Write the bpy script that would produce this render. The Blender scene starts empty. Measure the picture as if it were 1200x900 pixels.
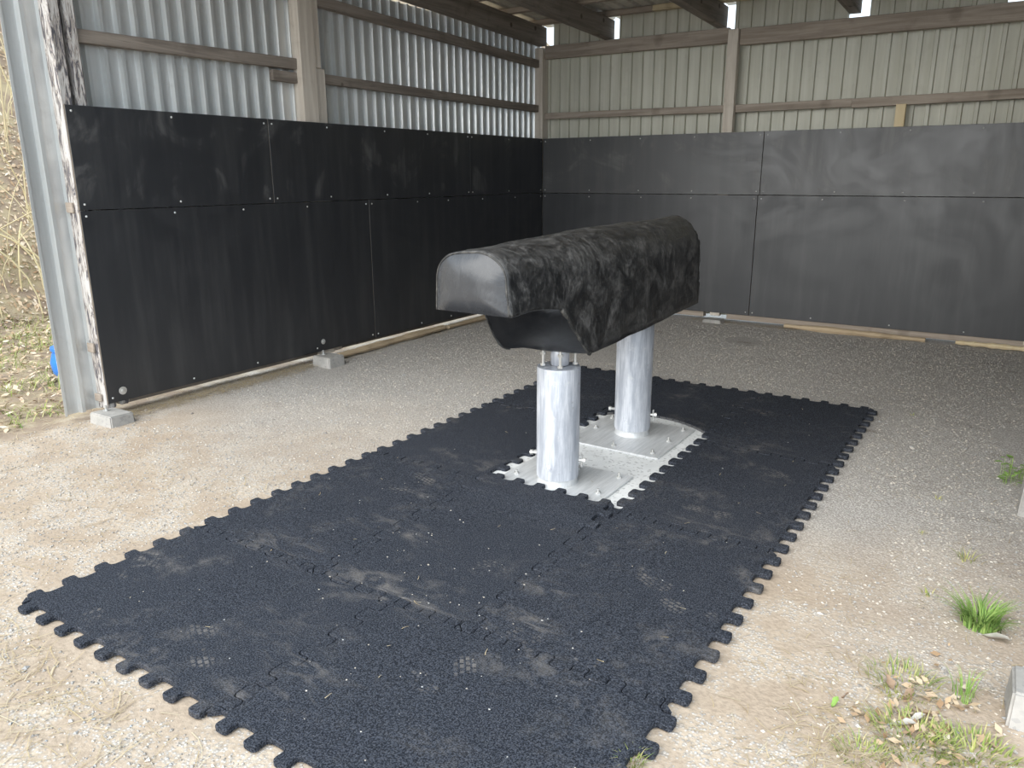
import bpy, bmesh, math, random
from mathutils import Vector, Matrix, noise
from mathutils.geometry import delaunay_2d_cdt
random.seed(7)
scene = bpy.context.scene
C = scene.collection
PI = math.pi

# ------------------------------------------------------------------ camera
CAM = Vector((4.7239, -7.8464, 1.4840)); FPX = 896.67
YAW, PITCH, ROLL = -0.5814, 0.2654, -0.0039
_f = Vector((math.sin(YAW)*math.cos(PITCH), math.cos(YAW)*math.cos(PITCH), -math.sin(PITCH)))
_r = Vector((math.cos(YAW), -math.sin(YAW), 0)); _u = _r.cross(_f)
RGT = _r*math.cos(ROLL)+_u*math.sin(ROLL); UPV = -_r*math.sin(ROLL)+_u*math.cos(ROLL); FWD = _f
cd = bpy.data.cameras.new('camera'); co = bpy.data.objects.new('camera', cd); C.objects.link(co)
m = Matrix.Identity(4)
for i in range(3):
    m[i][0], m[i][1], m[i][2], m[i][3] = RGT[i], UPV[i], -FWD[i], CAM[i]
co.matrix_world = m
cd.sensor_fit = 'HORIZONTAL'; cd.sensor_width = 36; cd.lens = FPX/1200*36; cd.clip_start = .05; cd.clip_end = 200
scene.camera = co

# ------------------------------------------------------------------ sky, soft hazy sun, exposure
w = bpy.data.worlds.new('World'); scene.world = w; w.use_nodes = True
bg = w.node_tree.nodes['Background']; bg.inputs[0].default_value = (.74, .87, 1.0, 1); bg.inputs[1].default_value = 1.0
sd = bpy.data.lights.new('sun', 'SUN'); sd.energy = 2.2; sd.angle = math.radians(70); sd.color = (1, .95, .87)
so = bpy.data.objects.new('sun', sd); C.objects.link(so)
so.rotation_euler = Vector((.12, 1, -.66)).to_track_quat('-Z', 'Y').to_euler()
vs = scene.view_settings
vs.view_transform = 'Standard'; vs.look = 'None'; vs.gamma = 1; vs.use_curve_mapping = False; vs.exposure = 1.05

def gp(px, py, z=0.0):
    """point on the horizontal plane z seen at a pixel of the 1200x900 photograph"""
    d = RGT*((px-600)/FPX) - UPV*((py-450)/FPX) + FWD
    return CAM + d*((z-CAM.z)/d.z)

# ------------------------------------------------------------------ material helpers
class NT:
    def __init__(s, name):
        s.m = bpy.data.materials.new(name); s.m.use_nodes = True; s.t = s.m.node_tree; s.n = s.t.nodes
        s.b = s.n['Principled BSDF']
    def add(s, typ, **kw):
        nd = s.n.new(typ)
        for k, v in kw.items(): setattr(nd, k, v)
        return nd
    def link(s, a, b): s.t.links.new(a, b)
    def val(s, sock, v):
        if isinstance(v, (int, float)): sock.default_value = v
        elif isinstance(v, tuple): sock.default_value = v if len(sock.default_value) == len(v) else (*v, 1)
        else: s.link(v, sock)
    def pos(s): return s.add('ShaderNodeNewGeometry').outputs['Position']
    def obj(s): return s.add('ShaderNodeTexCoord').outputs['Object']
    def isl(s): return s.add('ShaderNodeNewGeometry').outputs['Random Per Island']
    def oinfo(s): return s.add('ShaderNodeObjectInfo').outputs['Random']
    def mapv(s, v, loc=(0,0,0), rot=(0,0,0), sc=(1,1,1)):
        nd = s.add('ShaderNodeMapping'); s.link(v, nd.inputs[0])
        nd.inputs[1].default_value = loc; nd.inputs[2].default_value = rot; nd.inputs[3].default_value = sc
        return nd.outputs[0]
    def noise(s, v, scale, detail=3, rough=.55, dist=0):
        nd = s.add('ShaderNodeTexNoise'); s.link(v, nd.inputs['Vector'])
        nd.inputs['Scale'].default_value = scale; nd.inputs['Detail'].default_value = detail
        nd.inputs['Roughness'].default_value = rough; nd.inputs['Distortion'].default_value = dist
        return nd.outputs['Fac']
    def voro(s, v, scale, out='Distance', feature='F1'):
        nd = s.add('ShaderNodeTexVoronoi', feature=feature); s.link(v, nd.inputs['Vector']); nd.inputs['Scale'].default_value = scale
        return nd.outputs[out]
    def ramp(s, f, a, b, ca=0.0, cb=1.0, smooth=True):
        nd = s.add('ShaderNodeMapRange'); nd.interpolation_type = 'SMOOTHSTEP' if smooth else 'LINEAR'
        s.val(nd.inputs[0], f); nd.inputs[1].default_value = a; nd.inputs[2].default_value = b
        nd.inputs[3].default_value = ca; nd.inputs[4].default_value = cb
        return nd.outputs[0]
    def math(s, op, a, b=0.0, c=None):
        nd = s.add('ShaderNodeMath', operation=op); s.val(nd.inputs[0], a); s.val(nd.inputs[1], b)
        if c is not None: s.val(nd.inputs[2], c)
        return nd.outputs[0]
    def mix(s, f, a, b, mode='MIX'):
        nd = s.add('ShaderNodeMix', data_type='RGBA', blend_type=mode)
        s.val(nd.inputs[0], f); s.val(nd.inputs[6], a); s.val(nd.inputs[7], b)
        return nd.outputs[2]
    def sep(s, v):
        nd = s.add('ShaderNodeSeparateXYZ'); s.link(v, nd.inputs[0]); return nd.outputs
    def bump(s, h, strength=.5, dist=.01):
        nd = s.add('ShaderNodeBump'); s.link(h, nd.inputs['Height'])
        nd.inputs['Strength'].default_value = strength; nd.inputs['Distance'].default_value = dist
        s.link(nd.outputs[0], s.b.inputs['Normal'])
    def out(s, col=None, rough=.6, metal=0.0, spec=None):
        if col is not None: s.val(s.b.inputs['Base Color'], col)
        s.val(s.b.inputs['Roughness'], rough); s.val(s.b.inputs['Metallic'], metal)
        if spec is not None: s.val(s.b.inputs['Specular IOR Level'], spec)
        return s.m

def mat_ground():
    s = NT('gravel_ground'); P = s.pos(); x, y, z = s.sep(P)[:3]
    big = s.noise(P, .9, 4); mid = s.noise(P, 4, 4); fine = s.noise(P, 60, 3)
    # dirt in front, gravel inside the shed
    yy = s.math('ADD', y, s.math('MULTIPLY', s.math('SUBTRACT', big, .5), 2.2))
    grav = s.ramp(yy, -5.9, -3.9)
    cell = s.voro(P, 115, 'Color'); cv = s.sep(cell)[0]
    cd_ = s.voro(P, 115, 'Distance'); cell2 = s.sep(s.voro(P, 240, 'Color'))[1]; cd2 = s.voro(P, 240)
    dirt = s.mix(s.ramp(mid, .35, .7), (.45, .36, .275), (.585, .49, .385))
    dirt = s.mix(s.ramp(fine, .35, .75, 0, .5), dirt, (.29, .23, .175))
    stone = s.mix(cv, (.46, .47, .48), (.80, .80, .785))
    stone = s.mix(s.math('MULTIPLY', cell2, .28), stone, (.50, .44, .36))
    stonesd = s.mix(s.ramp(cd_, .25, .6), stone, (.36, .35, .34))
    # pebbles show in the dirt too
    amt = s.math('MAXIMUM', s.math('MULTIPLY', grav, .82), s.ramp(s.math('MULTIPLY', cv, s.ramp(mid, .3, .6)), .45, .7, 0, .55))
    col = s.mix(amt, dirt, stonesd)
    # damp brown stains on the gravel
    st = s.noise(s.mapv(P, sc=(1.2, 2.4, 1)), 1.7, 4, .6)
    col = s.mix(s.math('MULTIPLY', s.ramp(st, .60, .74, 0, .55), s.ramp(y, -5.2, -3.5)), col, (.17, .14, .11))
    # outside on the left: leaf mould and grass soil
    left = s.ramp(s.math('ADD', x, s.math('MULTIPLY', s.math('SUBTRACT', mid, .5), .7)), .05, -.35)
    soil = s.mix(s.ramp(mid, .4, .6), (.27, .205, .15), (.38, .31, .20))
    col = s.mix(left, col, soil)
    h = s.math('ADD', s.math('MULTIPLY', s.math('SUBTRACT', 1.0, cd_), amt), s.math('MULTIPLY', fine, .8))
    s.bump(h, .7, .006)
    return s.out(col, .92, 0, .2)

def mat_pebble():
    s = NT('loose_pebbles'); r = s.isl()
    nd = s.add('ShaderNodeValToRGB'); s.link(r, nd.inputs[0]); e = nd.color_ramp.elements
    e[0].color = (.26, .245, .23, 1); e[1].color = (.64, .61, .56, 1)
    for p_, c_ in ((.35, (.42, .38, .33)), (.6, (.36, .37, .38)), (.8, (.56, .50, .42))):
        k = e.new(p_); k.color = (*c_, 1)
    return s.out(nd.outputs[0], .85, 0, .25)

def mat_island(name, cols, rough=.8, transl=0):
    s = NT(name); r = s.isl()
    nd = s.add('ShaderNodeValToRGB'); s.link(r, nd.inputs[0]); e = nd.color_ramp.elements
    e[0].color = (*cols[0], 1); e[1].color = (*cols[-1], 1)
    for i, c_ in enumerate(cols[1:-1]):
        k = e.new((i+1)/(len(cols)-1)); k.color = (*c_, 1)
    return s.out(nd.outputs[0], rough, 0, .25)

def mat_wood(name, axis, ca, cb, dark=(.07, .055, .04), bark=0.0, white=(.62, .60, .58)):
    s = NT(name); O = s.obj()
    sc = [22, 22, 22]; sc[axis] = 1.1
    O2 = s.mapv(O, sc=tuple(sc)); rnd = s.oinfo()
    off = s.add('ShaderNodeVectorMath', operation='ADD'); s.link(O2, off.inputs[0])
    cmb = s.add('ShaderNodeCombineXYZ'); s.link(s.math('MULTIPLY', rnd, 37.0), cmb.inputs[0]); s.link(s.math('MULTIPLY', rnd, 91.0), cmb.inputs[1]); s.link(cmb.outputs[0], off.inputs[1])
    g = s.noise(off.outputs[0], 1.0, 5, .65, .6); g2 = s.noise(O, 5, 3)
    col = s.mix(s.ramp(g, .3, .7), ca, cb)
    col = s.mix(s.ramp(g, .62, .72, 0, .55), col, dark)
    col = s.mix(s.ramp(g2, .55, .75, 0, .35), col, dark)
    kn = s.voro(s.mapv(O, sc=(6, 6, 6)), .55)
    col = s.mix(s.ramp(kn, .10, .06, 0, .8), col, dark)
    if bark:
        sc2 = [30, 30, 30]; sc2[axis] = 5
        b = s.noise(s.mapv(O, sc=tuple(sc2)), 1.2, 5, .7, 1.2)
        col = s.mix(s.ramp(b, .50, .53, 0, bark), col, white)
        col = s.mix(s.ramp(b, .47, .43, 0, bark), col, (.08, .08, .10))
    s.bump(g, .5, .006)
    return s.out(col, .85, 0, .2)

def mat_sheet(name, ca, cb, metal, rough):
    s = NT(name); P = s.pos()
    st = s.noise(s.mapv(P, sc=(14, 14, .8)), 1, 4, .6); n2 = s.noise(P, 9, 4, .65)
    col = s.mix(s.ramp(st, .35, .7), ca, cb)
    col = s.mix(s.ramp(n2, .55, .80, 0, .18), col, (.30, .26, .22))
    return s.out(col, s.ramp(n2, .3, .7, rough-.02, rough+.04), metal, .5)

def mat_panel(name='black_film_plywood', dusty=0.0):
    s = NT(name); P = s.pos(); z = s.sep(P)[2]
    ver = s.noise(s.mapv(P, sc=(9, 9, .9)), 1, 4, .6); sm = s.noise(P, 1.5, 5, .58, 2.4); gr = s.noise(s.mapv(P, sc=(3, 3, 40)), 1, 3, .6)
    # wiped dust smears on the upper panels
    band = s.math('MULTIPLY', s.ramp(z, 1.30, 1.36), s.ramp(sm, .52, .66, 0, 1))
    band = s.math('MULTIPLY', band, s.ramp(ver, .35, .62))
    f = s.math('ADD', s.ramp(ver, .4, .8, 0, .16), s.math('MULTIPLY', band, .38))
    f = s.math('ADD', f, s.ramp(gr, .66, .8, 0, .05))
    if dusty: f = s.math('ADD', f, s.ramp(sm, .2, .8, dusty*.8, dusty*1.2))
    col = s.mix(f, (.021, .0225, .0265), (.16, .157, .153))
    s.bump(gr, .06, .002)
    return s.out(col, s.ramp(sm, .3, .7, .36, .50), 0, .75)

def mat_rubber():
    s = NT('black_rubber_granulate'); P = s.pos()
    g = s.noise(P, 210, 2, .6); g2 = s.voro(P, 330, 'Color'); gv = s.sep(g2)[0]
    d1 = s.noise(P, 2.6, 5, .6, .8); d2 = s.noise(P, 13, 4, .65, .6)
    base = s.mix(s.ramp(g, .38, .68), (.012, .0145, .020), (.066, .074, .094))
    base = s.mix(s.ramp(gv, .80, 1.0, 0, .5), base, (.12, .125, .14))
    du = s.math('MULTIPLY', s.ramp(d1, .47, .72), s.ramp(d2, .42, .70))
    # dusty scuffs lying along the joints and where people walk
    fc = None
    for px, py, rx, ry, k in ((450, 690, .34, .12, .9), (312, 718, .10, .05, .9), (350, 822, .12, .06, .8), (360, 775, .30, .10, .5), (505, 868, .16, .06, .35),
                          (470, 620, .30, .10, .55), (330, 640, .28, .12, .7), (640, 690, .16, .07, .5), (620, 728, .14, .06, .8), (290, 805, .16, .06, .7),
                          (820, 612, .40, .07, .35), (700, 640, .18, .08, .4), (500, 580, .18, .05, .6), (720, 445, .25, .06, .5), (885, 520, .4, .10, .35), (195, 655, .2, .05, .5)):
        q = gp(px, py, .025)
        v = s.mapv(P, loc=(-q.x/rx, -q.y/ry, 0), sc=(1/rx, 1/ry, 0))
        ln = s.add('ShaderNodeVectorMath', operation='LENGTH'); s.link(v, ln.inputs[0])
        e = s.ramp(ln.outputs['Value'], 1.3, 0.1, 0, k)
        fc = e if fc is None else s.math('MAXIMUM', fc, e)
    n3 = s.noise(s.mapv(P, rot=(0, 0, .5), sc=(5, 14, 1)), 1.2, 5, .62, .8)
    scuff = s.math('MULTIPLY', fc, s.ramp(n3, .46, .74))
    # boot-sole prints
    pr = None
    for px, py, a, L in ((237, 738, .5, .085), (237, 770, .5, .07), (165, 662, .9, .13), (105, 722, .9, .07), (495, 797, .2, .075), (545, 782, .9, .07), (578, 662, .1, .08),
                      (766, 677, .5, .10), (785, 706, .4, .075), (905, 553, .2, .09), (842, 601, .1, .08), (812, 594, .1, .06), (615, 748, .2, .09), (690, 772, .3, .07), (835, 722, .5, .05), (495, 560, .3, .1), (470, 572, .2, .09)):
        q = gp(px, py, .025)
        v0 = s.mapv(P, loc=(-q.x, -q.y, 0)); v = s.mapv(v0, rot=(0, 0, a), sc=(1, 1, 0))
        ln = s.add('ShaderNodeVectorMath', operation='LENGTH'); s.link(s.mapv(v, sc=(1/L, 1.7/L, 0)), ln.inputs[0])
        br = s.add('ShaderNodeTexBrick'); s.link(v, br.inputs[0]); br.inputs['Scale'].default_value = 1.0
        br.inputs['Color1'].default_value = (1, 1, 1, 1); br.inputs['Color2'].default_value = (.6, .6, .6, 1); br.inputs['Mortar'].default_value = (0, 0, 0, 1)
        br.inputs['Brick Width'].default_value = .026; br.inputs['Row Height'].default_value = .019; br.inputs['Mortar Size'].default_value = .0035
        e = s.math('MULTIPLY', s.ramp(ln.outputs['Value'], 1.05, .75), br.outputs['Color'])
        pr = e if pr is None else s.math('MAXIMUM', pr, e)
    pr = s.math('MULTIPLY', pr, s.ramp(d2, .42, .66))
    f = s.math('ADD', s.math('MULTIPLY', du, .26), s.math('ADD', s.math('MULTIPLY', scuff, .55), s.math('MULTIPLY', pr, .34)))
    col = s.mix(s.math('MINIMUM', f, .6), base, (.33, .30, .27))
    s.bump(g, .5, .004)
    return s.out(col, .9, 0, .15)

def mat_leather(name, base, dust, amt, ra, rb, bp=.35):
    s = NT(name); P = s.pos()
    a = s.noise(s.mapv(P, rot=(.5, .3, .4), sc=(2, 1, 1)), 5.5, 6, .66, 1.6); b = s.noise(P, 26, 5, .6, 1.2); wr = s.noise(s.mapv(P, rot=(.4, 0, .3), sc=(1, .5, 1)), 14, 4, .55, 1)
    st = s.noise(s.mapv(P, rot=(.9, .2, .5), sc=(1, 3.2, 1)), 9, 6, .7, 2.2)
    f = s.math('ADD', s.math('MULTIPLY', s.ramp(a, .38, .74), s.ramp(b, .32, .66, .15, .8)), s.ramp(st, .52, .68, 0, .40))
    col = s.mix(s.math('MULTIPLY', f, amt), base, dust)
    s.bump(wr, bp, .012)
    return s.out(col, s.ramp(a, .35, .65, ra, rb), 0, .5)

def mat_galv(name, ca, cb, metal, rough, ax=(16, 16, 1.6)):
    s = NT(name); O = s.obj()
    a = s.noise(s.mapv(O, sc=ax), 2.2, 6, .7); b = s.noise(O, 18, 5, .65)
    col = s.mix(s.ramp(a, .35, .68), ca, cb)
    col = s.mix(s.ramp(b, .60, .70, 0, .35), col, (.80, .80, .78))
    col = s.mix(s.ramp(b, .36, .28, 0, .5), col, (.30, .30, .31))
    return s.out(col, s.ramp(a, .3, .7, rough-.08, rough+.1), metal, .5)

def mat_concrete(name, ca, cb, sc=70):
    s = NT(name); P = s.pos()
    a = s.noise(P, 7, 5, .6); v = s.sep(s.voro(P, sc, 'Color'))[0]
    col = s.mix(s.ramp(a, .3, .7), ca, cb)
    col = s.mix(s.ramp(v, .82, .95, 0, .45), col, (.25, .25, .25))
    s.bump(s.math('ADD', a, s.math('MULTIPLY', v, .3)), .4, .004)
    return s.out(col, .88, 0, .25)

def mat_plain(name, col, rough=.5, metal=0.0, n=.12):
    s = NT(name); O = s.obj(); a = s.noise(O, 12, 4)
    c2 = tuple(c*(1-n*2.2) for c in col)
    return s.out(s.mix(s.ramp(a, .35, .65), c2, col), rough, metal)

M = dict(
 ground=mat_ground(), pebble=mat_pebble(),
 sheetL=mat_sheet('galvanised_sheet', (.68, .695, .685), (.80, .81, .80), .50, .33),
 sheetB=mat_sheet('aged_beige_sheet', (.56, .55, .46), (.66, .65, .56), .0, .50),
 roof=mat_sheet('roof_sheet_steel', (.55, .53, .48), (.68, .66, .60), .2, .5),
 panel=mat_panel(), dpanel=mat_panel('dusty_film_plywood', .20), rubber=mat_rubber(),
 leather=mat_leather('dusty_black_vinyl', (.016, .0165, .0175), (.20, .195, .19), .85, .30, .52),
 vinyl=mat_leather('clean_black_vinyl', (.048, .050, .055), (.14, .14, .14), .22, .22, .32, .12),
 belly=mat_leather('belly_vinyl', (.014, .0145, .016), (.06, .06, .06), .2, .30, .40, .12),
 seam=mat_leather('vinyl_seam', (.03, .03, .03), (.30, .28, .25), .6, .5, .7),
 post=mat_galv('galvanised_tube', (.44, .47, .53), (.74, .76, .81), .20, .40),
 plate=mat_galv('brushed_steel_plate', (.56, .575, .585), (.72, .73, .74), .2, .42, (30, 2.5, 8)),
 steel=mat_plain('zinc_steel', (.72, .72, .70), .35, .6),
 screw=mat_plain('screw_head', (.75, .75, .73), .4, .2),
 pad=mat_concrete('pale_concrete', (.70, .71, .71), (.80, .81, .81), 90),
 block=mat_concrete('grey_concrete', (.34, .33, .31), (.47, .45, .425)),
 woodX=mat_wood('weathered_wood_x', 0, (.30, .25, .205), (.48, .41, .345)),
 woodY=mat_wood('weathered_wood_y', 1, (.20, .17, .145), (.36, .31, .265)),
 woodZ=mat_wood('pale_wood_z', 2, (.58, .51, .43), (.76, .69, .60), (.26, .20, .15)),
 rafter=mat_wood('dark_rafter_wood', 1, (.20, .175, .15), (.33, .29, .25)),
 purlin=mat_wood('pale_purlin_wood', 0, (.52, .43, .28), (.66, .56, .38), (.25, .18, .10)),
 fresh=mat_wood('fresh_wood_z', 2, (.72, .58, .36), (.80, .68, .46), (.5, .36, .2)),
 bark=mat_wood('peeling_post', 2, (.34, .30, .27), (.50, .45, .41), (.1, .09, .08), .85),
 logY=mat_wood('split_log_y', 1, (.42, .32, .21), (.60, .48, .33), (.16, .11, .07)),
 logX=mat_wood('split_log_x', 0, (.42, .32, .21), (.60, .48, .33), (.16, .11, .07)),
 straw=mat_island('dry_straw', [(.46, .36, .21), (.58, .48, .31), (.34, .26, .16), (.62, .55, .40)]),
 grass=mat_island('green_grass', [(.13, .24, .05), (.22, .36, .09), (.30, .42, .12), (.10, .20, .05)]),
 weed=mat_island('yellow_green_weed', [(.20, .28, .06), (.34, .36, .11), (.14, .24, .05), (.46, .40, .20), (.24, .32, .08), (.50, .43, .25)]),
 leaf=mat_island('fallen_leaves', [(.30, .19, .11), (.48, .34, .21), (.62, .50, .36), (.38, .26, .16), (.68, .60, .48)]),
 grayleaf=mat_plain('pale_dry_leaf', (.60, .57, .52), .8),
 brownleaf=mat_plain('brown_dry_leaf', (.36, .25, .17), .85),
 stem=mat_island('yellow_stems', [(.55, .46, .26), (.66, .57, .36), (.44, .36, .22)]),
 edge=mat_plain('plywood_edge', (.16, .13, .10), .8),
 stud=mat_plain('worn_rubber', (.13, .13, .135), .9),
 blue=mat_plain('blue_plastic', (.03, .20, .66), .35, 0, .05),
 rust=mat_plain('rusty_iron', (.22, .09, .035), .85),
)

# ------------------------------------------------------------------ mesh helpers
def link(name, mesh, mat=None, parent=None, loc=None, smooth=False):
    o = bpy.data.objects.new(name, mesh); C.objects.link(o)
    if mat is not None and not mesh.materials: mesh.materials.append(mat)
    if parent is not None: o.parent = parent
    if loc is not None: o.location = loc
    if smooth:
        for f in mesh.polygons: f.use_smooth = True
    return o
def from_bm(name, bm, mat, parent=None, loc=None, smooth=False):
    me = bpy.data.meshes.new(name); bm.to_mesh(me); bm.free()
    return link(name, me, mat, parent, loc, smooth)
def from_py(name, v, f, mat, parent=None, loc=None, smooth=False):
    me = bpy.data.meshes.new(name); me.from_pydata(v, [], f); me.update()
    return link(name, me, mat, parent, loc, smooth)
def thing(name, label, cat, loc=(0, 0, 0), group=None):
    o = bpy.data.objects.new(name, None); C.objects.link(o); o.location = loc
    o.empty_display_size = .1; o['label'] = label; o['category'] = cat
    if group: o['group'] = group
    return o
def tag(o, label, cat, group=None, kind=None):
    o['label'] = label; o['category'] = cat
    if group: o['group'] = group
    if kind: o['kind'] = kind
    return o
def struct(name, label=None):
    o = bpy.data.objects.new(name, None); C.objects.link(o); o['kind'] = 'structure'; o.empty_display_size = .1
    if label: o['label'] = label; o['category'] = name.split('_')[0]
    return o
def box(name, x0, x1, y0, y1, z0, z1, mat, parent=None, bev=.004, wob=0.0, shear=None):
    """box between world bounds; shear = (axis, dz) raises the far end of that axis"""
    c = Vector(((x0+x1)/2, (y0+y1)/2, (z0+z1)/2)); h = Vector((x1-x0, y1-y0, z1-z0))
    bm = bmesh.new(); bmesh.ops.create_cube(bm, size=1)
    for v in bm.verts:
        v.co = Vector((v.co.x*h.x, v.co.y*h.y, v.co.z*h.z))
        if shear: v.co.z += shear[1]*(v.co[shear[0]]/h[shear[0]])
        if wob: v.co += Vector((random.uniform(-wob, wob), random.uniform(-wob, wob), random.uniform(-wob, wob)))
    if bev: bmesh.ops.bevel(bm, geom=bm.edges[:], offset=bev, segments=1, affect='EDGES')
    off = parent.location if parent is not None else Vector((0, 0, 0))
    return from_bm(name, bm, mat, parent, c-off)
def cyl(bm, p0, p1, r0, r1=None, n=16, cap=True):
    r1 = r0 if r1 is None else r1; p0, p1 = Vector(p0), Vector(p1); d = (p1-p0).normalized()
    a = d.orthogonal().normalized(); b = d.cross(a)
    A = [bm.verts.new(p0+(a*math.cos(2*PI*i/n)+b*math.sin(2*PI*i/n))*r0) for i in range(n)]
    B = [bm.verts.new(p1+(a*math.cos(2*PI*i/n)+b*math.sin(2*PI*i/n))*r1) for i in range(n)]
    for i in range(n):
        bm.faces.new((A[i], A[(i+1) % n], B[(i+1) % n], B[i]))
    if cap: bm.faces.new(A[::-1]); bm.faces.new(B)
def lathe(bm, prof, n=40, c=(0, 0, 0)):
    rings = []
    for r, z in prof:
        rings.append([bm.verts.new((c[0]+r*math.cos(2*PI*i/n), c[1]+r*math.sin(2*PI*i/n), c[2]+z)) for i in range(n)])
    for A, B in zip(rings, rings[1:]):
        for i in range(n): bm.faces.new((A[i], A[(i+1) % n], B[(i+1) % n], B[i]))
    bm.faces.new(rings[0][::-1]); bm.faces.new(rings[-1])
def shade_auto(o, ang=35):
    me = o.data; bm = bmesh.new(); bm.from_mesh(me)
    for f in bm.faces: f.smooth = True
    for e in bm.edges:
        if len(e.link_faces) == 2 and e.calc_face_angle() > math.radians(ang): e.smooth = False
    bm.to_mesh(me); bm.free()
def tube(bm, pts, r, n=6, jag=0.0):
    pts = [Vector(p) for p in pts]; rings = []
    for i, p in enumerate(pts):
        d = (pts[min(i+1, len(pts)-1)]-pts[max(i-1, 0)]).normalized(); a = d.cross(Vector((.13, .37, .92))).normalized(); b = d.cross(a)
        rr = r*(1+random.uniform(-jag, jag))
        rings.append([bm.verts.new(p+(a*math.cos(2*PI*k/n)+b*math.sin(2*PI*k/n))*rr) for k in range(n)])
    for A, B in zip(rings, rings[1:]):
        for i in range(n): bm.faces.new((A[i], A[(i+1) % n], B[(i+1) % n], B[i]))
    bm.faces.new(rings[0][::-1]); bm.faces.new(rings[-1])

# ------------------------------------------------------------------ ground
def gh(x, y):
    h = .006*noise.noise(Vector((x*1.7, y*1.7, 0)))+.003*noise.noise(Vector((x*6, y*6, 3)))
    inside = 1.85 < x < 4.25 and -6.95 < y < -2.4
    if inside: h = min(h, -.001) - .002
    s = -(x+3.7)+.10*(y+3.9)
    if s > 0: h += .85*s*min(1, s/.8) + .10*noise.noise(Vector((x, y, 5)))*min(1, s)
    return h
def axis_pts(a, b, fa, fb, coarse, fine):
    out = []; x = a
    while x < b:
        out.append(x); x += fine if fa <= x < fb else coarse
    return out+[b]
xs = axis_pts(-16, 24, -6, 6, 1.0, .09); ys = axis_pts(-22, 14, -8, 1, 1.0, .09)
V = [(x, y, gh(x, y)) for y in ys for x in xs]; nx = len(xs)
F = [(j*nx+i, j*nx+i+1, (j+1)*nx+i+1, (j+1)*nx+i) for j in range(len(ys)-1) for i in range(nx-1)]
floor = from_py('floor', V, F, M['ground'], smooth=True); tag(floor, 'gravel and sandy dirt ground running under the open shed', 'ground', kind='structure')
padx = (2.52, 3.42, -5.15, -3.42)
pad = box('concrete_pad', padx[0], padx[1], padx[2], padx[3], -.15, .004, M['pad'], None, .003)
tag(pad, 'pale concrete footing showing in the opening between the mats', 'concrete', kind='structure')

# ------------------------------------------------------------------ corrugated sheets
PITCH_ = .114
def sheet(name, mat, parent, u0, u1, z0, z1, plane, at, sign=1, depth=.030, pitch=PITCH_, slope=0.0, steep=False, ph=0.0):
    """trapezoid sheet; plane 'x': runs along y at x=at, plane 'y': runs along x at y=at, 'z': roof, ribs along y"""
    prof = ((0, 0), (.070, 0), (.082, 1), (.102, 1), (.114, 0)) if not steep else ((0, 0), (.078, 0), (.083, 1), (.109, 1), (.114, 0)); k = pitch/.114
    pts = []; i0 = math.floor((u0-ph)/pitch); u = i0*pitch+ph
    while u < u1+pitch:
        for a, d in prof[:-1]:
            t = u+a*k
            if u0 <= t <= u1: pts.append((t, d*depth))
        u += pitch
    def dep(u):
        a = ((u-ph) % pitch)/k
        for (p, q), (r, t) in zip(prof, prof[1:]):
            if p <= a <= r: return (q+(t-q)*(a-p)/(r-p))*depth
        return 0
    pts = sorted(set([(u0, dep(u0))]+[q for q in pts if u0+1e-4 < q[0] < u1-1e-4]+[(u1, dep(u1))]))
    Vv, Ff = [], []
    cu = (u0+u1)/2; cz = (z0+z1)/2
    for t, d in pts:
        for z in (z0, z1):
            if plane == 'x': Vv.append((sign*d, t-cu, z-cz))
            elif plane == 'y': Vv.append((t-cu, sign*d, z-cz))
            else: Vv.append((t-cu, z-cz, sign*d + slope*(z-cz)))
    for i in range(len(pts)-1): Ff.append((2*i, 2*i+1, 2*i+3, 2*i+2))
    loc = {'x': (at, cu, cz), 'y': (cu, at, cz), 'z': (cu, cz, at)}[plane]
    o = from_py(name, Vv, Ff, mat, parent, loc)
    so_ = o.modifiers.new('thickness', 'SOLIDIFY'); so_.thickness = .0025; so_.offset = 0
    return o
screw_me = None
def screw_mesh():
    global screw_me
    if screw_me is None:
        bm = bmesh.new(); lathe(bm, ((.007, 0), (.007, .002), (.004, .004), (.0001, .006)), 8)
        screw_me = bpy.data.meshes.new('screw'); bm.to_mesh(screw_me); bm.free(); screw_me.materials.append(M['screw'])
    return screw_me
def panel(parent, plane, a0, a1, z0, z1, sign, step=.62, hide_in=None):
    """film-faced plywood panel with its front face on x=0 / y=0 (or x=5.1); screws along its edges"""
    g = .0025; t = .018
    at = {'L': 0.0, 'B': 0.0, 'R': 5.1}[plane]
    dz = random.uniform(-.0015, .0015)
    lo, hi = (at-t+dz, at+dz) if plane == 'L' else (at+dz, at+t+dz)
    if plane == 'B': o = box('panel', a0+g, a1-g, lo, hi, z0+g, z1-g, M['panel'], parent, .0015)
    else: o = box('panel', lo, hi, a0+g, a1-g, z0+g, z1-g, M['panel'], parent, .0015)
    if plane == 'B' and z0 > 1: o.data.materials[0] = M['dpanel']
    # raw edge colour on the narrow sides
    o.data.materials.append(M['edge'])
    ax = 1 if plane == 'B' else 0
    for f in o.data.polygons:
        if abs(f.normal[ax]) < .3: f.material_index = 1
    n = max(2, round((a1-a0)/step)+1); rot = {'L': (0, PI/2, 0), 'B': (PI/2, 0, 0), 'R': (0, -PI/2, 0)}[plane]
    for i in range(n):
        a = a0+.035+(a1-a0-.07)*i/(n-1)
        if 0 < i < n-1: a += random.uniform(-.07, .07)
        for z in (z0+.035, z1-.035):
            sc = bpy.data.objects.new('screw', screw_mesh()); C.objects.link(sc); sc.parent = o
            face = (lo if plane != 'L' else hi)
            wpos = Vector((face, a, z)) if plane != 'B' else Vector((a, face, z))
            sc.location = wpos-Vector(o.location); sc.rotation_euler = rot
    return o

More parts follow.
